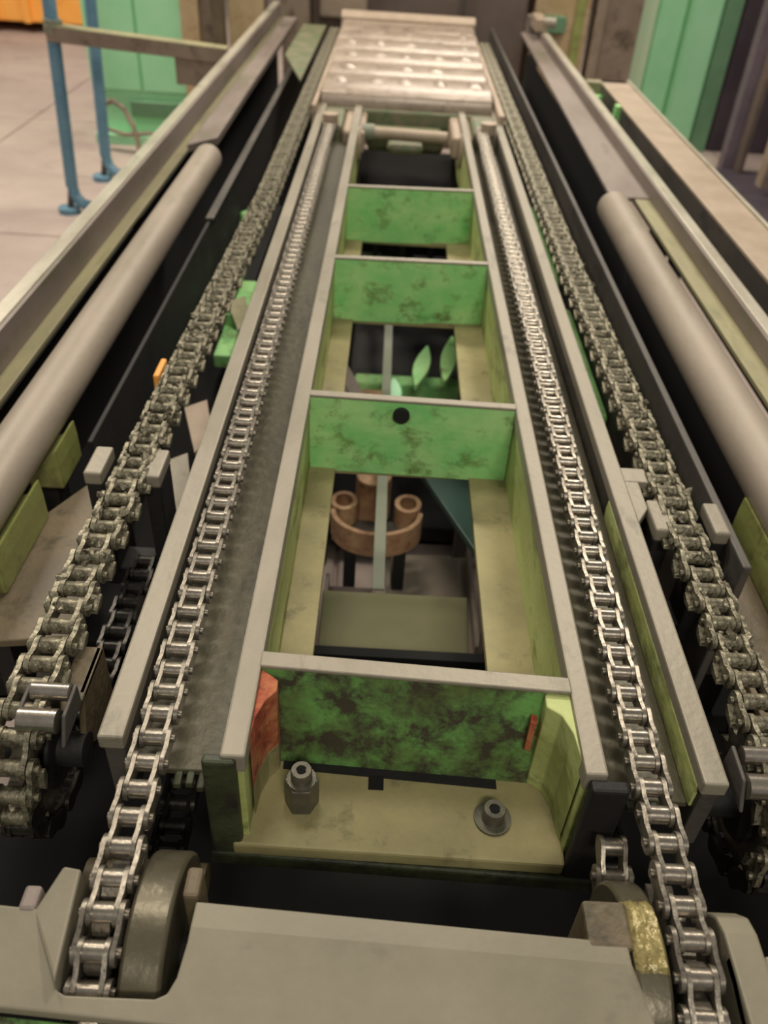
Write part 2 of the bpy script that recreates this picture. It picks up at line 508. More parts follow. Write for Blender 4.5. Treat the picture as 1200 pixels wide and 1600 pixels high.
def put_link(i, ms, t, loc, rot, detail=True):
    k = 0 if i % 2 == 0 else 2
    o = put('inner_link' if k == 0 else 'outer_link', ms[k], t, loc, rot)
    put('link_plate', ms[k + 1], o)
    if k == 0 or detail:
        for yy in (0, PITCH):
            put('roller' if k == 0 else 'pin', ms[4] if k == 0 else ms[5], o, (0, yy, 0))
    return o


def chain_path(ys, R, z0, yfar, yret):
    """pin positions (y, z) from the far end forward, around the near sprocket, and back"""
    pts = []
    L1 = yfar - ys
    L2 = math.pi * R
    L3 = yret - ys
    n = int((L1 + L2 + L3) / PITCH)
    for i in range(n):
        s = i * PITCH
        if s < L1:
            pts.append((yfar - s, z0))
        elif s < L1 + L2:
            a = (s - L1) / R
            pts.append((ys - R * math.sin(a), z0 - R + R * math.cos(a)))
        else:
            pts.append((ys + (s - L1 - L2), z0 - 2 * R))
    return pts


def make_chain(name, label, x, ys, R, z0, yfar, yret, meshes, wob=0.0, group=None, ynear_cut=None, dx=None):
    t = thing(name, label, 'chain', (x, ys, z0 - 2 * R), group)
    base = Vector((x, ys, z0 - 2 * R))
    pts = chain_path(ys, R, z0, yfar, yret)
    for i in range(len(pts) - 1):
        (ya, za), (yb, zb_) = pts[i], pts[i + 1]
        if wob and za > z0 - .001:
            za += wob * math.sin(i * 1.7) * .5
            zb_ += wob * math.sin((i + 1) * 1.7) * .5
        ang = math.atan2(zb_ - za, yb - ya)
        xo = (dx(ya) if dx else 0) + random.uniform(-.0006, .0006)
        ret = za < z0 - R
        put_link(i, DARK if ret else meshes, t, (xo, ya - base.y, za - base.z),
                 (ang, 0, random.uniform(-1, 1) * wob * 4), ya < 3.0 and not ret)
    return t


CH = chain_meshes('chain', 'roller', 1.0)
CHG = chain_meshes('chaingrease', 'chaingrease', 1.32, True)
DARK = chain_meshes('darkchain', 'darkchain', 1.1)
RS = .098
ZC = -.006
make_chain('drive_chain', 'oily grey roller chain lying on the bed left of the ladder frame', -.234, .385, RS, ZC, 3.36, 1.0, CH, .0008)
make_chain('drive_chain', 'oily grey roller chain lying on the bed right of the ladder frame', .329, .372, RS, ZC, 3.36, 1.0, CH, .0008)
make_chain('drive_chain', 'heavy greasy chain with toothed links beside the left tube', -.394, .625, .095, ZC, 5.4, 1.12, CHG, .004,
           dx=lambda y: .035 * min(1, max(0, (y - .9) / 1.6)))
make_chain('drive_chain', 'heavy greasy chain with toothed links beside the right tube', .490, .60, .095, ZC, 5.2, 1.12, CHG, .004,
           dx=lambda y: -.017 * min(1, max(0, (y - .8) / 1.2)))

# sticky lumps of grease and fluff caught in the toothed chains
for c_, (x, y0, y1, n) in zip([o for o in bpy.data.objects if o.name.startswith('drive_chain')][2:4], ((-.392, .75, 2.6, 240), (.487, .75, 2.6, 110))):
    gm = MB()
    for _ in range(n):
        yy = random.uniform(y0, y1)
        xx = x + random.uniform(-.03, .03) + (.035 if x < 0 else -.017) * min(1, max(0, (yy - .9) / 1.6))
        r = random.uniform(.0025, .0065)
        p = Vector((xx, yy, ZC + .009 + random.uniform(-.004, .004)))
        top = p + Vector((random.uniform(-1, 1) * r, random.uniform(-1, 1) * r, r * random.uniform(1, 1.9)))
        ring = [p + Vector((math.cos(a) * r * random.uniform(.7, 1.6), math.sin(a) * r * random.uniform(.7, 1.9), 0)) for a in (0, 1.05, 2.1, 3.14, 4.2, 5.2)]
        gm.add(ring + [top], [(5, 4, 3, 2, 1, 0)] + [(i, (i + 1) % 6, 6) for i in range(6)])
    o = gm.build('grease_lumps', 'chaingrease', c_)
    o['kind'] = 'stuff'

# pusher dogs on the outer chains near the sprockets: two fat rollers in a cheek plate
for x, y, lab in ((-.368, .605, 'steel pusher dog with two fat rollers on the left toothed chain'),
                  (.462, .565, 'steel pusher dog with two fat rollers on the right toothed chain')):
    d = thing('pusher_dog', lab, 'pusher', (x, y, .02))
    MB().cyl((x - .02, y + .024, .004), (x + .024, y + .024, .004), .0105, n=20).build('roller', 'roller', d, smooth=True)
    MB().cyl((x - .024, y - .012, -.004), (x + .020, y - .012, -.004), .0145, n=20).build('roller', 'roller', d, smooth=True)
    MB().prism([(y - .03, -.03), (y + .036, -.03), (y + .036, .006), (y - .01, .004)], x + .024, x + .029, 'x').build('cheek_plate', 'dgrey', d, bevel=.002)
    MB().prism([(y - .03, -.03), (y + .036, -.03), (y + .036, .006), (y - .01, .004)], x - .029, x - .024, 'x').build('cheek_plate', 'dgrey', d, bevel=.002)


# sprockets with hubs
def sprocket(name, label, x, ys, R, zc, hub=None, hubmat='drum', teeth=None, shaft=None):
    t = thing(name, label, 'sprocket', (x, ys, zc - R))
    n = teeth or int(round(2 * math.pi * R / PITCH))
    pr = []
    for i in range(n * 6):
        a = 2 * math.pi * i / (n * 6)
        c = math.cos(a * n)
        pr.append((ys + (R - .009 + .013 * c * (1 if c > 0 else .6)) * math.cos(a), zc - R + (R - .009 + .013 * c * (1 if c > 0 else .6)) * math.sin(a)))
    MB().prism(pr, x - .0085, x + .0085, 'x').build('toothed_wheel', 'chain', t)
    if hub:
        h = MB().cyl((hub[0], ys, zc - R), (hub[1], ys, zc - R), hub[2], n=48).build('hub_drum', hubmat, t, bevel=.004, smooth=True)
    if shaft:
        MB().cyl((shaft[0], ys, zc - R), (shaft[1], ys, zc - R), .022, n=20).build('shaft', 'black', t, smooth=True)
    return t


sprocket('chain_sprocket', 'toothed sprocket with dark polished drum at the near end of the left inner chain', -.234, .385, RS, ZC,
         (-.2105, -.170, RS + .002), shaft=(-.262, -.135))
s2 = sprocket('chain_sprocket', 'toothed sprocket with grease smeared drum at the near end of the right inner chain', .329, .372, RS, ZC,
              (.2695, .303, RS + .004), shaft=(.26, .372))
# smeared yellow grease on the right drum
k = MB()
v, f = [], []
nx, na = 9, 12
for i in range(nx):
    for j in range(na):
        x = .270 + .032 * i / (nx - 1)
        a = math.radians(62 + 44 * j / (na - 1))
        r = RS + .004 + .002 + random.random() * .005
        if i in (0, nx - 1) or j in (0, na - 1):
            r = RS + .002
        v.append((x, .372 + r * math.cos(a), ZC - RS + r * math.sin(a)))
for i in range(nx - 1):
    for j in range(na - 1):
        q = i * na + j
        f.append((q, q + 1, q + na + 1, q + na))
k.add(v, f)
k.build('grease_smear', 'yellowgrease', s2, smooth=True)
sprocket('chain_sprocket', 'dark toothed sprocket turning the left toothed chain', -.394, .625, .095, ZC, (-.378, -.372, .05), 'black', shaft=(-.45, -.34))
sprocket('chain_sprocket', 'dark toothed sprocket turning the right toothed chain', .490, .60, .095, ZC, (.47, .477, .05), 'black', shaft=(.43, .56))

# ------------------------------------------------------------------ near cross beam
eb = thing('end_beam', 'wide grey painted cross beam across the near end of the machine', 'beam', (.05, .33, -.9))
def skin(poly, z0, z1, nm, m_='beam', bev=.003):
    MB().prism(poly, z0, z1, 'z').build(nm, m_, eb, bevel=bev)
def sheet(prof, xa, xb, nm, skew=0.0, m_='beam'):
    """bent sheet: prof = (y, z) top line, 12 mm thick, skewed in plan"""
    n = len(prof)
    lo = [(xa, y - skew * xa, z) for y, z in prof] + [(xa, y - skew * xa, z - .012) for y, z in reversed(prof)]
    hi = [(xb, y - skew * xb, z) for y, z in prof] + [(xb, y - skew * xb, z - .012) for y, z in reversed(prof)]
    MB().hexa(lo, hi).build(nm, m_, eb, bevel=.002)
def top_poly(pts, z0=-.012, z1=0):
    MB().prism(pts, z0, z1, 'z').build('top_plate', 'beam', eb, bevel=.003)
out = [(-.60, .394), (-.296, .378), (-.258, .311), (-.250, .3075), (-.170, .3075), (-.160, .312), (-.154, .325), (-.150, .355), (-.149, .392),
       (.266, .372), (.2665, .352), (.281, .296), (.290, .285), (.35, .283), (.362, .29), (.362, .366), (.72, .350), (.72, .24), (-.60, .312)]
bm = bmesh.new()
tv = [bm.verts.new((x, y, 0)) for x, y in out]
bm.faces.new(tv)
bmesh.ops.bisect_plane(bm, geom=bm.verts[:] + bm.edges[:] + bm.faces[:], plane_co=(0, .361, 0), plane_no=(.045, 1, 0))
for v_ in bm.verts:
    d_ = (.361 - .045 * v_.co.x) - v_.co.y
    v_.co.z = -.002 if d_ <= .0005 else -.002 - d_ * .16
ext = bmesh.ops.extrude_face_region(bm, geom=bm.faces[:])
for g_ in ext['geom']:
    if isinstance(g_, bmesh.types.BMVert):
        g_.co.z -= .014
bmesh.ops.recalc_face_normals(bm, faces=bm.faces)
me = bpy.data.meshes.new('top_plate')
bm.to_mesh(me)
bm.free()
me.materials.append(M['beam'])
for v_ in me.vertices:
    v_.co -= Vector(eb.location)
o = bpy.data.objects.new('top_plate', me)
COL.objects.link(o)
o.parent = eb
md = o.modifiers.new('edge', 'BEVEL'); md.width = .002; md.segments = 2; md.limit_method = 'ANGLE'
# raised cheek left of the left chain
MB().hexa([(-.300, .375, -.12), (-.264, .415, -.12), (-.259, .31, -.12), (-.262, .295, -.12)],
          [(-.300, .375, -.003), (-.284, .418, .004), (-.266, .416, .004), (-.258, .312, .003)]).build('cheek_plate', 'beam', eb, bevel=.003)
MB().box(-.315, -.298, .375, .40, -.05, .0).build('cheek_stub', 'rail', eb, bevel=.004)
# bearing blocks beside the drums
MB().box(-.163, -.147, .394, .425, -.10, .002).build('bearing_block', 'brown', eb, bevel=.004)
MB().box(.228, .272, .366, .412, -.10, -.001).build('bearing_block', 'brown', eb, bevel=.004)
# right of the right notch
mb = MB()
pr = [(.42, -.12), (.42, -.03), (.405, -.008), (.385, .0), (.30, .0), (.29, -.005), (.29, -.12)]
mb.prism(pr, .362, .395, 'x').build('cheek_plate', 'beam', eb, bevel=.003)
MB().hexa([(.395, .365, -.03), (.60, .358, -.03), (.60, .30, -.034), (.395, .31, -.034)],
          [(.395, .365, .0), (.60, .358, .0), (.60, .30, -.008), (.395, .31, -.006)]).build('sloped_plate', 'beam', eb, bevel=.002)
# front face with pale lip and green lower web
LIP = [(-.60, .305), (-.30, .297), (-.16, .289), (-.02, .283)]
MB().hexa([(-.60, .304, -.3), (.72, .232, -.3), (.72, .238, -.3), (-.60, .310, -.3)], [(-.60, .304, -.03), (.72, .232, -.03), (.72, .238, -.03), (-.60, .310, -.03)]).build('front_web', 'greendark', eb)
MB().box(-.60, -.56, .315, .36, ZF, -.025).build('leg', 'dgrey', eb)
MB().box(.66, .70, .25, .33, ZF, -.025).build('leg', 'dgrey', eb)

# ------------------------------------------------------------------ black sump below and long pans added to darken the voids; dark fittings
near_pan = thing('oil_pan', 'black pan added to darken the void under the near ends of the chains', 'pan', (.05, .5, -.9))
MB().box(-.54, .64, .33, 1.0, -.42, -.40).build('pan_floor', 'void', near_pan)
MB().box(-.54, .64, .98, 1.0, -.40, -.30).build('pan_wall', 'void', near_pan)

for x in (-.53, .61):
    MB().box(x, x + .02, .5, .54, ZF, -.42).build('leg', 'void', near_pan)
for x0, x1, y0, y1, z, lab in ((-.800, -.31, 1.02, 6.2, -.52, 'long black pan added to darken the void under the left tube and the left toothed chain'),
                               (.43, .832, 1.02, 6.0, -.52, 'long black pan added to darken the void under the right tube and the right toothed chain'),
                               (-.29, .42, 1.95, 6.2, -.86, 'long black pan added to darken the void under the far windows of the ladder frame')):
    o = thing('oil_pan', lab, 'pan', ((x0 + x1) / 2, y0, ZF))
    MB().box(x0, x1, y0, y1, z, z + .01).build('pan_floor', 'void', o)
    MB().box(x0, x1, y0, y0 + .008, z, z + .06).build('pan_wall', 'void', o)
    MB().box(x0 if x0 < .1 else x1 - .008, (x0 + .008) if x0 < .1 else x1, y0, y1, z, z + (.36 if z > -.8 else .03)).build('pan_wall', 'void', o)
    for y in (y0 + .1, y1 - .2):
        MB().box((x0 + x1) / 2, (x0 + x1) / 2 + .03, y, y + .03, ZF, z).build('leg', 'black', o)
ax = thing('cross_shaft', 'mossy dark cross shaft between the near ends of the beds', 'shaft', (.05, .50, -.12))
MB().cyl((-.30, .475, -.13), (-.165, .475, -.13), .022, n=20).build('shaft_end', 'brown', ax, smooth=True)
MB().cyl((.29, .455, -.13), (.31, .455, -.13), .022, n=20).build('shaft_end', 'brown', ax, smooth=True)
MB().cyl((-.165, .475, -.235), (.30, .465, -.235), .014, n=12).build('tie_rod', 'black', ax, smooth=True)
MB().box(-.225, -.185, .47, .50, -.16, -.11).build('collar', 'bed', ax, bevel=.006)

# greasy slack strand hanging right of the ladder frame end
ty, tz = .455, -.10
t = thing('idler_chain', 'short dark wet chain end behind the grease smeared drum', 'chain', (.292, .45, -.2))
for i in range(5):
    put_link(i, CH, t, (0, .06 - i * .026, .13 - i * .018), (math.pi + math.atan2(.018, .026), 0, 0))

# ------------------------------------------------------------------ chain guide forks (two blocks either side of each toothed chain)
for xa, xb, xc, xd, y0, lab in ((-.463, -.436, -.369, -.343, 1.065, 'dark fork guide with two square grey blocks straddling the left toothed chain'),
                                (.442, .470, .534, .557, 1.0, 'dark fork guide with two square grey blocks straddling the right toothed chain')):
    g = thing('chain_guide', lab, 'chain guide', ((xa + xd) / 2, y0 + .04, -.3))
    for a, b in ((xa, xb), (xc, xd)):
        up = MB().box(a, b, y0 + .004, y0 + .075, -.22, -.022).build('upright', 'black', g, bevel=.003)
        MB().box(a - .001, b + .001, y0, y0 + .078, -.022, .002).build('guide_block', 'flange', g, bevel=.004)
    MB().box(xa, xd, y0 + .01, y0 + .07, -.25, -.21).build('yoke', 'black', g, bevel=.003)
    MB().box((xa + xd) / 2 - .02, (xa + xd) / 2 + .02, y0 + .02, y0 + .06, ZF, -.25).build('post', 'black', g)

# upright brown plate right next to the left toothed chain
o = thing('stop_plate', 'small brown upright plate beside the left toothed chain near its sprocket', 'plate', (-.36, .69, -.2))
MB().prism([(.735, -.03), (.655, -.03), (.625, -.10), (.70, -.16), (.735, -.16)], -.349, -.341, 'x').build('upright_plate', 'brown', o, bevel=.002)
MB().hexa([(-.372, .732, -.038), (-.341, .732, -.038), (-.341, .645, -.038), (-.362, .625, -.038), (-.372, .66, -.038)],
          [(-.372, .732, -.030), (-.341, .732, -.030), (-.341, .645, -.030), (-.362, .625, -.030), (-.372, .66, -.030)]).build('top_plate', 'brown', o, bevel=.002)

# ------------------------------------------------------------------ dark guards between chain and tube
g = thing('side_guard', 'long black greasy guard plate between left tube and toothed chain', 'guard plate', (-.56, 2, -.9))
MB().box(-.545, -.535, 1.30, 5.8, -.42, -.10).build('guard_sheet', 'black', g, bevel=.003)
MB().box(-.550, -.525, 2.5, 5.4, -.10, -.09).build('top_edge', 'dgrey', g, bevel=.003)
for y in (1.4, 3.4, 5.4):
    MB().box(-.57, -.545, y, y + .06, -.51, -.2).build('post', 'black', g)
g = thing('side_guard', 'long dark grey guard plate between right tube and toothed chain', 'guard plate', (.6, 2, -.9))
MB().box(.556, .570, .93, 5.8, -.42, -.005).build('guard_sheet', 'dgrey', g, bevel=.003)
for y in (1.0, 3.4, 5.4):
    MB().box(.57, .60, y, y + .06, -.51 if y > 1.02 else ZF, -.2).build('post', 'black', g)
g = thing('mounting_plate', 'flat brown greasy plate left of the toothed chain below the left tube', 'plate', (-.52, .9, -.9))
MB().hexa([(-.63, .83, -.17), (-.44, .86, -.17), (-.44, 1.16, -.17), (-.53, 1.25, -.17), (-.63, 1.05, -.17)],
          [(-.63, .83, -.155), (-.44, .86, -.155), (-.44, 1.16, -.155), (-.53, 1.25, -.155), (-.63, 1.05, -.155)]).build('flat_plate', 'brown', g, bevel=.003)
MB().box(-.60, -.57, .9, .95, ZF, -.17).build('post', 'black', g)
g = thing('mounting_plate', 'flat brown greasy plate right of the toothed chain below the right tube', 'plate', (.62, .9, -.9))
MB().prism([(.575, .75), (.76, .72), (.76, 1.05), (.66, 1.10), (.575, 1.04)], -.16, -.145, 'z').build('flat_plate', 'brown', g, bevel=.003)
MB().box(.66, .69, .9, .95, ZF, -.16).build('post', 'black', g)

# under-deck between outer web and toothed chain: rusty long angle with triangular gussets
g = thing('lower_angle', 'rusty long angle bar low between left toothed chain and outer flange', 'angle bar', (-.36, 1.6, -.9))
MB().box(-.362, -.350, 1.18, 3.6, -.26, -.20).build('angle_leg', 'brown', g, bevel=.002)
MB().box(-.352, -.338, 1.18, 3.6, -.205, -.198).build('angle_leg', 'rail', g, bevel=.002)
for y, m_ in ((1.30, 'flange'), (1.52, 'tan'), (2.1, 'ledge')):
    MB().hexa([(-.445, y + .12, -.235), (-.40, y + .16, -.235), (-.362, y + .02, -.235), (-.385, y - .06, -.235)],
              [(-.445, y + .12, -.225), (-.40, y + .16, -.225), (-.362, y + .02, -.225), (-.385, y - .06, -.225)]).build('gusset', m_, g, bevel=.001)
for y in (1.5, 3.2):
    MB().box(-.37, -.35, y, y + .05, -.51, -.26).build('post', 'black', g)
g = thing('lower_angle', 'dull long angle bar low between right toothed chain and outer flange', 'angle bar', (.44, 1.6, -.9))
MB().box(.470, .482, 1.10, 3.6, -.26, -.20).build('angle_leg', 'dgrey', g, bevel=.002)
for y, m_ in ((1.34, 'tan'), (1.22, 'rail')):
    MB().box(.47, .53, y, y + .07, -.25, -.20).build('gusset', m_, g, bevel=.006)
for y in (1.5, 3.2):
    MB().box(.47, .49, y, y + .05, -.51, -.26).build('post', 'black', g)
# green painted castings that peep out below the chains
for pts, x, lab in ((((-.545, 2.35, .05), (-.54, 2.6, .045), (-.50, 3.0, .045)), 0, 'row of green lumps low beside the far half of the left toothed chain'),):
    g = thing('valve_block', lab, 'valve', (-.53, 2.6, -.9))
    MB().box(-.53, -.42, 2.2, 3.3, -.34, -.31).build('manifold', 'black', g)
    for x, y, r in ((-.48, 2.30, .045), (-.485, 2.52, .04), (-.485, 2.78, .04), (-.50, 3.0, .04), (-.43, 2.2, .03)):
        MB().cyl((x, y, -.31), (x, y, -.24), r, r * .8, n=14).build('valve_cap', 'green', g, bevel=.008, smooth=True)
    MB().box(-.45, -.40, 2.0, 2.5, -.32, -.28).build('green_strip', 'green', g, bevel=.006)
    MB().box(-.5, -.46, 2.7, 2.75, -.51, -.34).build('post', 'black', g)
g = thing('hose_clip', 'small orange clip beside the left toothed chain', 'clip', (-.42, 1.38, -.1))
MB().box(-.428, -.416, 1.38, 1.45, -.03, .004).build('clip_body', 'orange', g, bevel=.004)
MB().box(-.428, -.418, 1.39, 1.41, -.10, -.03).build('clip_stem', 'black', g)
g = thing('green_casting', 'long green casting low beside the right toothed chain', 'casting', (.50, 1.9, -.9))
MB().box(.505, .55, 1.70, 2.3, -.27, -.22).build('rounded_body', 'green', g, bevel=.015)
MB().box(.505, .55, 2.5, 3.2, -.27, -.22).build('rounded_body', 'green', g, bevel=.015)
MB().box(.51, .54, 1.9, 1.95, -.51, -.27).build('post', 'black', g)
MB().box(.51, .54, 2.7, 2.75, -.51, -.27).build('post', 'black', g)

# ------------------------------------------------------------------ tubes
def tube(x, z, r, y0, y1, lab):
    t = thing('guide_tube', lab, 'tube', (x, y0, z))
    n = 40
    v, f = [], []
    rings = [(y0, r), (y1 - r * .5, r)] + [(y1 - r * .5 + r * .5 * math.sin(a), r * (.55 + .45 * math.cos(a))) for a in (.4, .8, 1.2, 1.57)]
    for y, rr in rings:
        for i in range(n):
            a = 2 * math.pi * i / n
            v.append((x + rr * math.cos(a), y, z + rr * math.sin(a)))
    for k in range(len(rings) - 1):
        for i in range(n):
            j = (i + 1) % n
            f.append((k * n + i, k * n + j, (k + 1) * n + j, (k + 1) * n + i))
    f.append(tuple(range(n)))
    f.append(tuple(reversed(range((len(rings) - 1) * n, len(rings) * n))))
    MB().add(v, f).build('tube_body', 'tube', t, smooth=True)
    return t


TL = tube(-.632, -.06, .046, .3, 3.02, 'long dusty grey tube on the left between rail and guard')
TR = tube(.713, -.05, .050, .3, 2.72, 'long dusty tan tube on the right between rail and guard')
for xs, x, y0, y1, lab in ((-1, -.633, 1.22, 1.33, 'yellow green saddle block farther under the left tube'),
                           (-1, -.633, .94, 1.14, 'yellow green saddle block nearer under the left tube'),
                           (1, .718, .80, 1.19, 'yellow green saddle block under the right tube')):
    g = thing('tube_saddle', lab, 'saddle', (x, y0, -.9))
    prf = [(x - .05, -.13), (x - .05, -.095), (x - .02, -.108), (x + .02, -.108), (x + .05, -.095), (x + .05, -.13)]
    zc = -.06 if x < 0 else -.05
    i = -xs
    inner = x + i * .062
    zs = -.155 if x < 0 else -.145
    MB().prism([(x, zc - .056), (x + i * .035, zc - .044), (x + i * .052, zc - .018), (x + i * .060, zc - .010), (inner, zc - .045), (inner, zs), (x, zs)],
               y0, y1).build('saddle_block', 'saddle', g, bevel=.004)
    if y0 > 1.2:
        MB().box(x - .03, x + .03, y0 + .04, y0 + .09, -.51, zs).build('leg', 'black', g)

# ------------------------------------------------------------------ side rails (channels)
RLt = thing('side_rail', 'long mauve grey channel rail with bright top edge on the left', 'rail', (-.8, .3, -.9))
MB().box(-.823, -.786, .3, 6.3, -.012, 0).build('top_flange', 'railtop', RLt, bevel=.002)
MB().box(-.786, -.776, .3, 6.3, -.086, -.004).build('web', 'rail', RLt)
MB().box(-.786, -.741, .3, 6.3, -.094, -.082).build('bottom_flange', 'ledge', RLt, bevel=.002)
MB().prism([(-.745, 3.18), (-.655, 3.30), (-.66, 4.2), (-.66, 6.2), (-.745, 6.2)], -.10, -.07, 'z').build('wide_flange', 'rail', RLt, bevel=.004)
for y in (.8, 2.6, 4.6, 6.1):
    MB().box(-.823, -.803, y, y + .08, ZF, -.012).build('leg', 'dgrey', RLt, bevel=.003)

RR = thing('side_rail', 'long tan grey channel rail with bright top edge on the right', 'rail', (.88, .3, -.9))
MB().box(.862, .895, .3, 6.1, -.012, 0).build('top_flange', 'railtop', RR, bevel=.002)
MB().box(.854, .862, .3, 6.1, -.058, -.004).build('web', 'rail', RR)
MB().box(.806, .862, .3, 6.1, -.063, -.051).build('bottom_flange', 'ledge', RR, bevel=.002)
MB().prism([(.81, 2.80), (.735, 2.78), (.725, 2.86), (.77, 6.0), (.86, 6.0), (.86, 2.8)], -.060, -.045, 'z').build('wide_flange', 'rail', RR, bevel=.004)
MB().box(.80, .86, 5.95, 6.05, -.09, .05).build('end_plate', 'rail', RR, bevel=.004)
MB().box(.815, .88, 5.7, 5.95, .0, .07).build('end_bracket', 'tan', RR, bevel=.006)
MB().cyl((.86, 5.72, .05), (.93, 5.72, .05), .03, n=16).build('end_roller', 'flange', RR, smooth=True)
for y in (.8, 2.6, 4.6, 5.9):
    MB().box(.84, .89, y, y + .08, ZF, -.095).build('leg', 'dgrey', RR, bevel=.003)

R2 = thing('outer_trough', 'deep grey trough with wide tan lip outside the right rail', 'trough', (1.05, .3, -.9))
MB().box(.972, 1.100, 1.2, 4.42, -.012, 0).build('top_lip', 'tan', R2, bevel=.003)
MB().box(1.102, 1.112, 1.2, 4.42, -.03, .006).build('lip_edge', 'railtop', R2, bevel=.001)
MB().box(.974, .984, 1.2, 4.40, -.16, -.004).build('trough_side', 'dgrey', R2)
MB().box(.90, .984, 1.2, 4.40, -.17, -.158).build('trough_floor', 'dgrey', R2)
MB().box(.905, 1.10, 4.36, 4.42, -.05, 0).build('end_bar', 'ledge', R2, bevel=.005)
MB().box(.91, .974, 4.30, 4.36, -.16, -.05).build('end_sheet', 'green', R2)
MB().prism([(.955, -.005), (.974, -.005), (.974, -.158), (.94, -.158)], 3.9, 3.95).build('stiffener', 'green', R2)
for y in (1.6, 3.0, 4.2):
    MB().box(1.06, 1.10, y, y + .07, ZF, -.012).build('leg', 'dgrey', R2, bevel=.003)

# ------------------------------------------------------------------ slatted carriage at the far end
ca = thing('slat_carriage', 'carriage topped with worn shiny cross slats at the far end of the ladder frame', 'carriage', (.05, 3.6, .0))
YS = [3.62, 4.00, 4.30, 4.60, 4.92, 5.22]
for i, y in enumerate(YS):
    d = .36 if i == 0 else .27
    r = .05 if i == 0 else .035
    z = .012
    prf = []
    for k in range(9):
        a = math.pi * k / 8
        prf.append((y + d / 2 - math.cos(a) * d / 2, z + math.sin(a) ** .6 * r))
    prf += [(y + d, z - .03), (y, z - .03)]
    xl, xr = -.295 - i * .004, .392 + i * .006
    so = MB().prism(prf, xl, xr, 'x').build('slat', 'slat', ca, bevel=.006, smooth=True)
    for j in range(5):
        x = xl + (xr - xl) * (j + .5) / 5
        q = MB()
        hw = random.uniform(.035, .055)
        pk = random.choice((.5, .8, 1.0, 1.2))
        x += random.uniform(-.012, .012)
        v, f = [], []
        nn = 8
        for a_ in range(nn + 1):
            for b_ in range(nn + 1):
                u_, w_ = a_ / nn, b_ / nn
                hgt = math.sin(math.pi * u_) * math.sin(math.pi * w_)
                zz = z + r * math.sin(math.pi * (.25 + .5 * w_)) ** .6
                v.append((x - hw + 2 * hw * u_, y + d * (.18 + .6 * w_), zz - .006 + .014 * hgt * pk))
        for a_ in range(nn):
            for b_ in range(nn):
                c_ = a_ * (nn + 1) + b_
                f.append((c_, c_ + 1, c_ + nn + 2, c_ + nn + 1))
        q.add(v, f).build('worn_pad', 'slat', so, smooth=True)
MB().box(-.30, .40, 3.68, 5.5, -.05, -.018).build('deck', 'carriage', ca)
MB().prism([(5.47, -.02), (5.56, -.02), (5.56, .075), (5.50, .08), (5.47, .05)], -.33, .44, 'x').build('end_rail', 'tan', ca, bevel=.006)
MB().box(-.305, .405, 3.60, 3.67, -.075, -.01).build('front_bar', 'carriage', ca, bevel=.01)
for x0, x1 in ((-.318, -.300), (.402, .428)):
    MB().box(x0, x1, 3.45, 5.5, -.06, .03).build('side_cheek', 'tan', ca, bevel=.005)
# front fittings: brackets with wheels, cross bar, green gearbox halves
for x0, x1, nm in ((-.19, -.105, 'wheel_bracket'), (.222, .30, 'wheel_bracket')):
    MB().box(x0, x1, 3.30, 3.62, -.10, -.02).build(nm, 'tan', ca, bevel=.012)
    MB().cyl((x0 + .03, 3.28, -.06), (x1 - .012, 3.28, -.06), .060, n=22).build('wheel', 'tan', ca, bevel=.008, smooth=True)
MB().cyl((-.10, 3.36, -.035), (.205, 3.34, -.035), .022, n=16).build('axle', 'tan', ca, smooth=True)
MB().cyl((-.115, 3.36, -.035), (-.07, 3.36, -.035), .030, n=16).build('axle_collar', 'rod', ca, smooth=True)
for x0, x1 in ((-.28, -.19), (.30, .41)):
    MB().box(x0, x1, 3.32, 3.58, -.09, -.005).build('chain_anchor', 'carriage', ca, bevel=.015)
    MB().cyl(((x0 + x1) / 2, 3.33, -.01), ((x0 + x1) / 2, 3.33, .03), .03, n=12).build('anchor_bolt', 'tan', ca, smooth=True)
MB().box(-.10, .20, 3.45, 3.60, -.13, -.06).build('gear_housing', 'carriage', ca, bevel=.02)
MB().box(-.02, .12, 3.38, 3.46, -.12, -.075).build('gear_nose', 'carriage', ca, bevel=.02)
MB().hexa([(-.54, 4.5, .0), (-.41, 3.95, .0), (-.41, 5.4, .0), (-.54, 5.4, .0)],
          [(-.54, 4.5, .012), (-.41, 3.95, .012), (-.41, 5.4, .012), (-.54, 5.4, .012)]).build('side_wing', 'carriage', ca, bevel=.003)

g = thing('black_motor', 'black oily motor under the wheels of the slatted carriage', 'motor', (.04, 2.9, -.9))
MB().cyl((-.14, 3.0, -.27), (.24, 3.0, -.27), .085, n=24).build('motor_body', 'black', g, bevel=.01, smooth=True)
for x in (-.05, .05, .15):
    MB().box(x, x + .02, 2.9, 3.1, -.36, -.175).build('fin', 'black', g, bevel=.004)
MB().box(-.02, .10, 2.96, 3.04, -.85, -.34).build('stand', 'black', g)

# ------------------------------------------------------------------ background left
for x, y, lab in ((-1.80, 4.75, 'nearer blue painted round post with hooked foot left of the machine'),
                  (-1.784, 5.35, 'farther blue painted round post with hooked foot left of the machine')):
    p = thing('blue_post', lab, 'post', (x, y, ZF))
    MB().cyl((x + .02, y, ZF + .14), (x + .105, y, .85), .034, n=20).build('pole', 'blue', p, smooth=True)
    MB().tube([(x + .02, y, ZF + .15), (x + .035, y - .01, ZF + .085), (x + .075, y - .02, ZF + .05), (x + .15, y - .03, ZF + .035)], .030, 14).build('hooked_foot', 'blue', p, smooth=True)
    MB().cyl((x - .01, y - .02, ZF), (x - .01, y - .02, ZF + .03), .06, n=20).build('base_plate', 'blue', p, smooth=True)
    MB().cyl((x + .0, y - .02, ZF + .03), (x + .02, y, ZF + .16), .018, n=12).build('stem', 'dgrey', p, smooth=True)
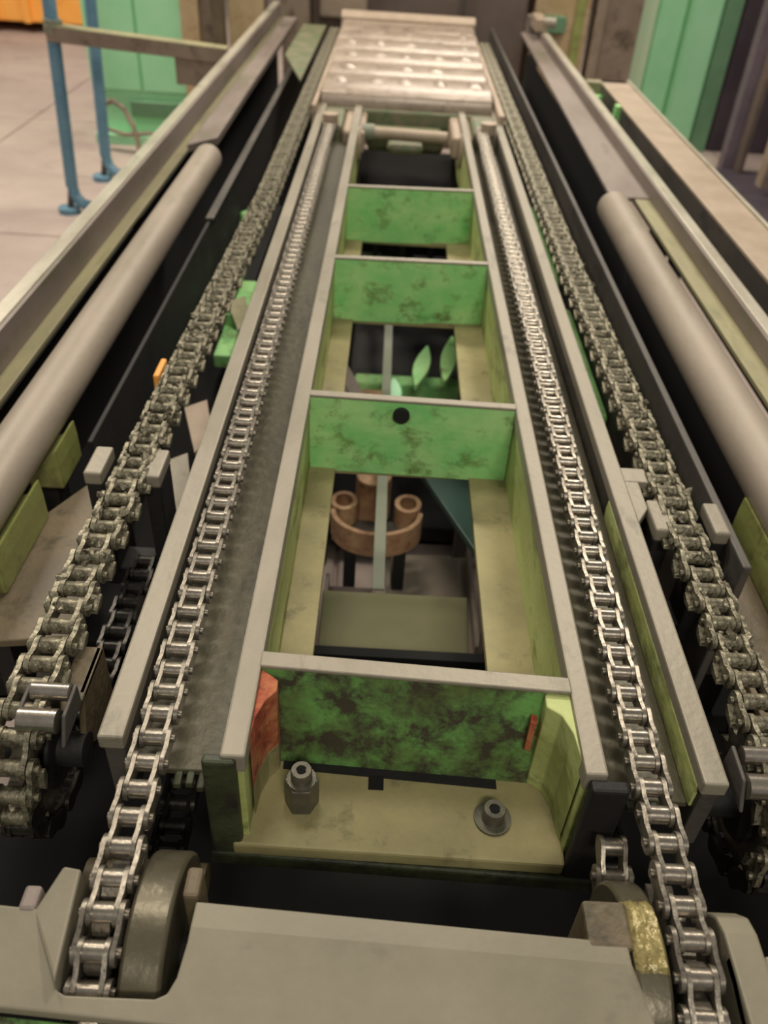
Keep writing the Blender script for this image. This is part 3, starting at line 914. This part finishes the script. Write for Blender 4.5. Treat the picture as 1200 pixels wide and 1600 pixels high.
g = thing('cross_rail', 'grey angle rail clamped to the nearer blue post and reaching to the machine', 'rail', (-1.3, 4.75, -.1))
MB().hexa([(-1.76, 4.70, -.035), (-.86, 4.70, -.088), (-.86, 4.72, -.088), (-1.76, 4.72, -.035)],
          [(-1.76, 4.70, .035), (-.86, 4.70, -.022), (-.86, 4.72, -.022), (-1.76, 4.72, .035)]).build('rail_web', 'browncol', g, bevel=.003)
MB().hexa([(-1.76, 4.70, .030), (-.86, 4.70, -.027), (-.86, 4.79, -.027), (-1.76, 4.79, .030)],
          [(-1.76, 4.70, .038), (-.86, 4.70, -.018), (-.86, 4.79, -.018), (-1.76, 4.79, .038)]).build('rail_top', 'ledge', g, bevel=.002)
MB().cyl((-1.735, 4.745, .0), (-1.728, 4.745, .06), .046, n=20).build('post_clamp', 'rod', g, smooth=True)
MB().box(-1.13, -.88, 4.72, 4.75, -.20, -.06).build('drop_bracket', 'browncol', g, bevel=.004)
MB().box(-1.05, -.9, 4.76, 4.86, ZF, -.08).build('pedestal', 'cream', g, bevel=.004)

c = thing('mint_cabinet', 'mint green steel cabinet behind the farther blue post', 'cabinet', (-1.75, 6.4, ZF))
MB().box(-2.06, -1.36, 6.18, 6.8, ZF + .02, 1.3).build('body', 'mint', c, bevel=.01)
MB().box(-2.03, -1.72, 6.16, 6.185, -.56, 1.2).build('door', 'mint', c, bevel=.006)
MB().box(-1.70, -1.39, 6.16, 6.185, -.56, 1.2).build('door', 'mint', c, bevel=.006)
MB().box(-1.80, -1.38, 6.14, 6.19, -.72, -.62).build('kick_bar', 'mintdark', c, bevel=.006)  # dark band: shadow at the cabinet base put into the colour
MB().box(-2.06, -1.36, 6.10, 6.18, ZF, ZF + .07).build('plinth', 'mint', c, bevel=.006)
g = tag(MB().tube([(-1.98, 5.98, -.70), (-1.95, 5.97, -.62), (-1.86, 5.95, -.58), (-1.78, 5.92, -.62), (-1.72, 5.88, -.72), (-1.70, 5.86, -.80), (-1.69, 5.84, ZF + .02)], .016, 10)
        .tube([(-1.98, 5.98, -.70), (-1.92, 5.95, -.76), (-1.80, 5.92, -.78), (-1.62, 5.90, -.76), (-1.45, 5.88, -.77)], .014, 10)
        .build('looped_hose', 'browncol', smooth=True, loc=(-1.8, 5.9, ZF)), 'thin dark hose looping in front of the mint green cabinet', 'hose')

o = thing('steel_column', 'brown steel column left of the cream column behind the cross rail', 'column', (-1.19, 5.85, ZF))
MB().box(-1.33, -1.22, 5.8, 5.9, ZF, 1.3).build('flange', 'cream', o, bevel=.004)
MB().box(-1.22, -1.14, 5.85, 5.9, ZF, 1.3).build('web', 'browncol', o)
MB().box(-1.14, -1.07, 5.8, 5.9, ZF, 1.3).build('flange', 'brown', o, bevel=.004)
o = thing('steel_column', 'cream steel column with brown stains behind the cross rail', 'column', (-1.0, 6.4, ZF))
MB().box(-1.13, -.90, 6.35, 6.55, ZF, 1.3).build('shaft', 'cream', o, bevel=.006)
MB().box(-1.14, -.89, 6.34, 6.56, ZF, ZF + .04).build('foot', 'browncol', o, bevel=.006)
o = thing('orange_container', 'bright orange steel bin far at the back left', 'bin', (-4.6, 10.6, ZF))
MB().box(-5.6, -3.30, 9.95, 11.3, ZF + .10, .6).build('bin_body', 'orange', o, bevel=.02)
for x in (-5.3, -4.6, -4.25, -3.9):
    MB().box(x, x + .07, 9.88, 9.96, ZF + .10, .6).build('rib', 'orange', o, bevel=.01)
for x in (-5.4, -3.7):
    MB().box(x, x + .15, 9.98, 11.2, ZF, ZF + .10).build('skid', 'black', o)

# ------------------------------------------------------------------ background middle: press body behind the carriage
p = thing('press_body', 'dull brown press housing closing the far end of the machine', 'machine housing', (.2, 6.6, ZF))
MB().box(-.60, .86, 6.5, 7.3, ZF, 1.3).build('housing', 'press', p, bevel=.02)
MB().box(.42, .44, 6.47, 6.51, -.5, 1.2).build('joint_strip', 'dgrey', p)
MB().box(-.54, -.22, 6.44, 6.51, -.10, .4).build('pinkish_panel', 'tan', p, bevel=.02)
MB().box(-.78, -.60, 6.35, 6.55, ZF, 1.2).build('side_post', 'browncol', p, bevel=.01)
o = thing('control_box', 'pale cream and green equipment box behind the end of the right rail', 'cabinet', (1.15, 6.7, ZF))
MB().box(.92, 1.30, 6.6, 7.0, ZF, 1.3).build('body', 'cream', o, bevel=.01)
MB().box(.98, 1.14, 6.56, 6.61, -.12, -.02).build('green_panel', 'mintdark', o, bevel=.006)
MB().box(1.20, 1.26, 6.57, 6.61, -.5, 1.2).build('yellow_strip', 'saddle', o, bevel=.004)
o = thing('steel_column', 'wide brown steel column left of the mint green corrugated panel', 'column', (1.5, 6.6, ZF))
MB().box(1.34, 1.40, 6.55, 6.75, ZF, 1.3).build('flange', 'browncol', o, bevel=.006)
MB().box(1.40, 1.66, 6.62, 6.72, ZF, 1.3).build('web', 'browncol', o, bevel=.006)
# corrugated panel: ribs as separate pieces
c = thing('corrugated_panel', 'mint green corrugated steel panel standing at the back right', 'panel', (2.0, 6.9, ZF))
xs = [1.66, 1.84, 2.06, 2.30]
for i in range(3):
    a, b = xs[i], xs[i + 1]
    d = .0 if i % 2 else .05
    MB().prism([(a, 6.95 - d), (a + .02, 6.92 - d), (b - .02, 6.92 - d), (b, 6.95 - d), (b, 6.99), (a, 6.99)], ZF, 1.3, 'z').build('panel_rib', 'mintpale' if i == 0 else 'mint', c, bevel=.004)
MB().box(2.30, 2.42, 6.86, 7.0, ZF, 1.3).build('edge_post', 'mintdark', c, bevel=.006)
# machine frame at right
m_ = thing('machine_rack', 'purplish grey steel machine rack with cross bars at the right edge', 'rack', (2.7, 6.3, ZF))
MB().box(2.36, 2.46, 6.25, 6.35, ZF, 1.3).build('post', 'purple', m_, bevel=.006)
MB().box(2.42, 2.46, 6.1, 6.2, ZF, .5).build('post', 'press', m_, bevel=.006)
MB().box(2.66, 2.72, 5.9, 6.0, ZF, 1.3).build('post', 'purple', m_, bevel=.006)
MB().box(2.50, 2.90, 6.0, 6.06, -.32, -.26).build('cross_bar', 'purple', m_, bevel=.006)
MB().box(2.44, 2.95, 5.6, 5.66, -.75, -.68).build('cross_bar', 'purple', m_, bevel=.006)
MB().box(2.45, 3.3, 6.9, 6.95, ZF, 1.3).build('back_sheet', 'purpledark', m_)
MB().box(1.95, 3.4, 3.6, 6.2, -.88, -.84).build('base_sheet', 'purpledark', m_, bevel=.006)  # dark purple sheet laid over the pale floor
MB().box(2.62, 2.70, 6.82, 6.9, -.26, -.20).build('orange_light_cover', 'orange', m_, bevel=.01)
MB().box(2.80, 2.88, 6.82, 6.9, -.26, -.20).build('orange_light_cover', 'orange', m_, bevel=.01)
MB().cyl((2.52, 6.6, .0), (2.62, 6.6, .0), .07, n=16).build('wheel', 'purple', m_, smooth=True)
MB().box(2.48, 2.60, 5.8, 5.9, ZF, -.5).build('foot_block', 'tan', m_, bevel=.01)
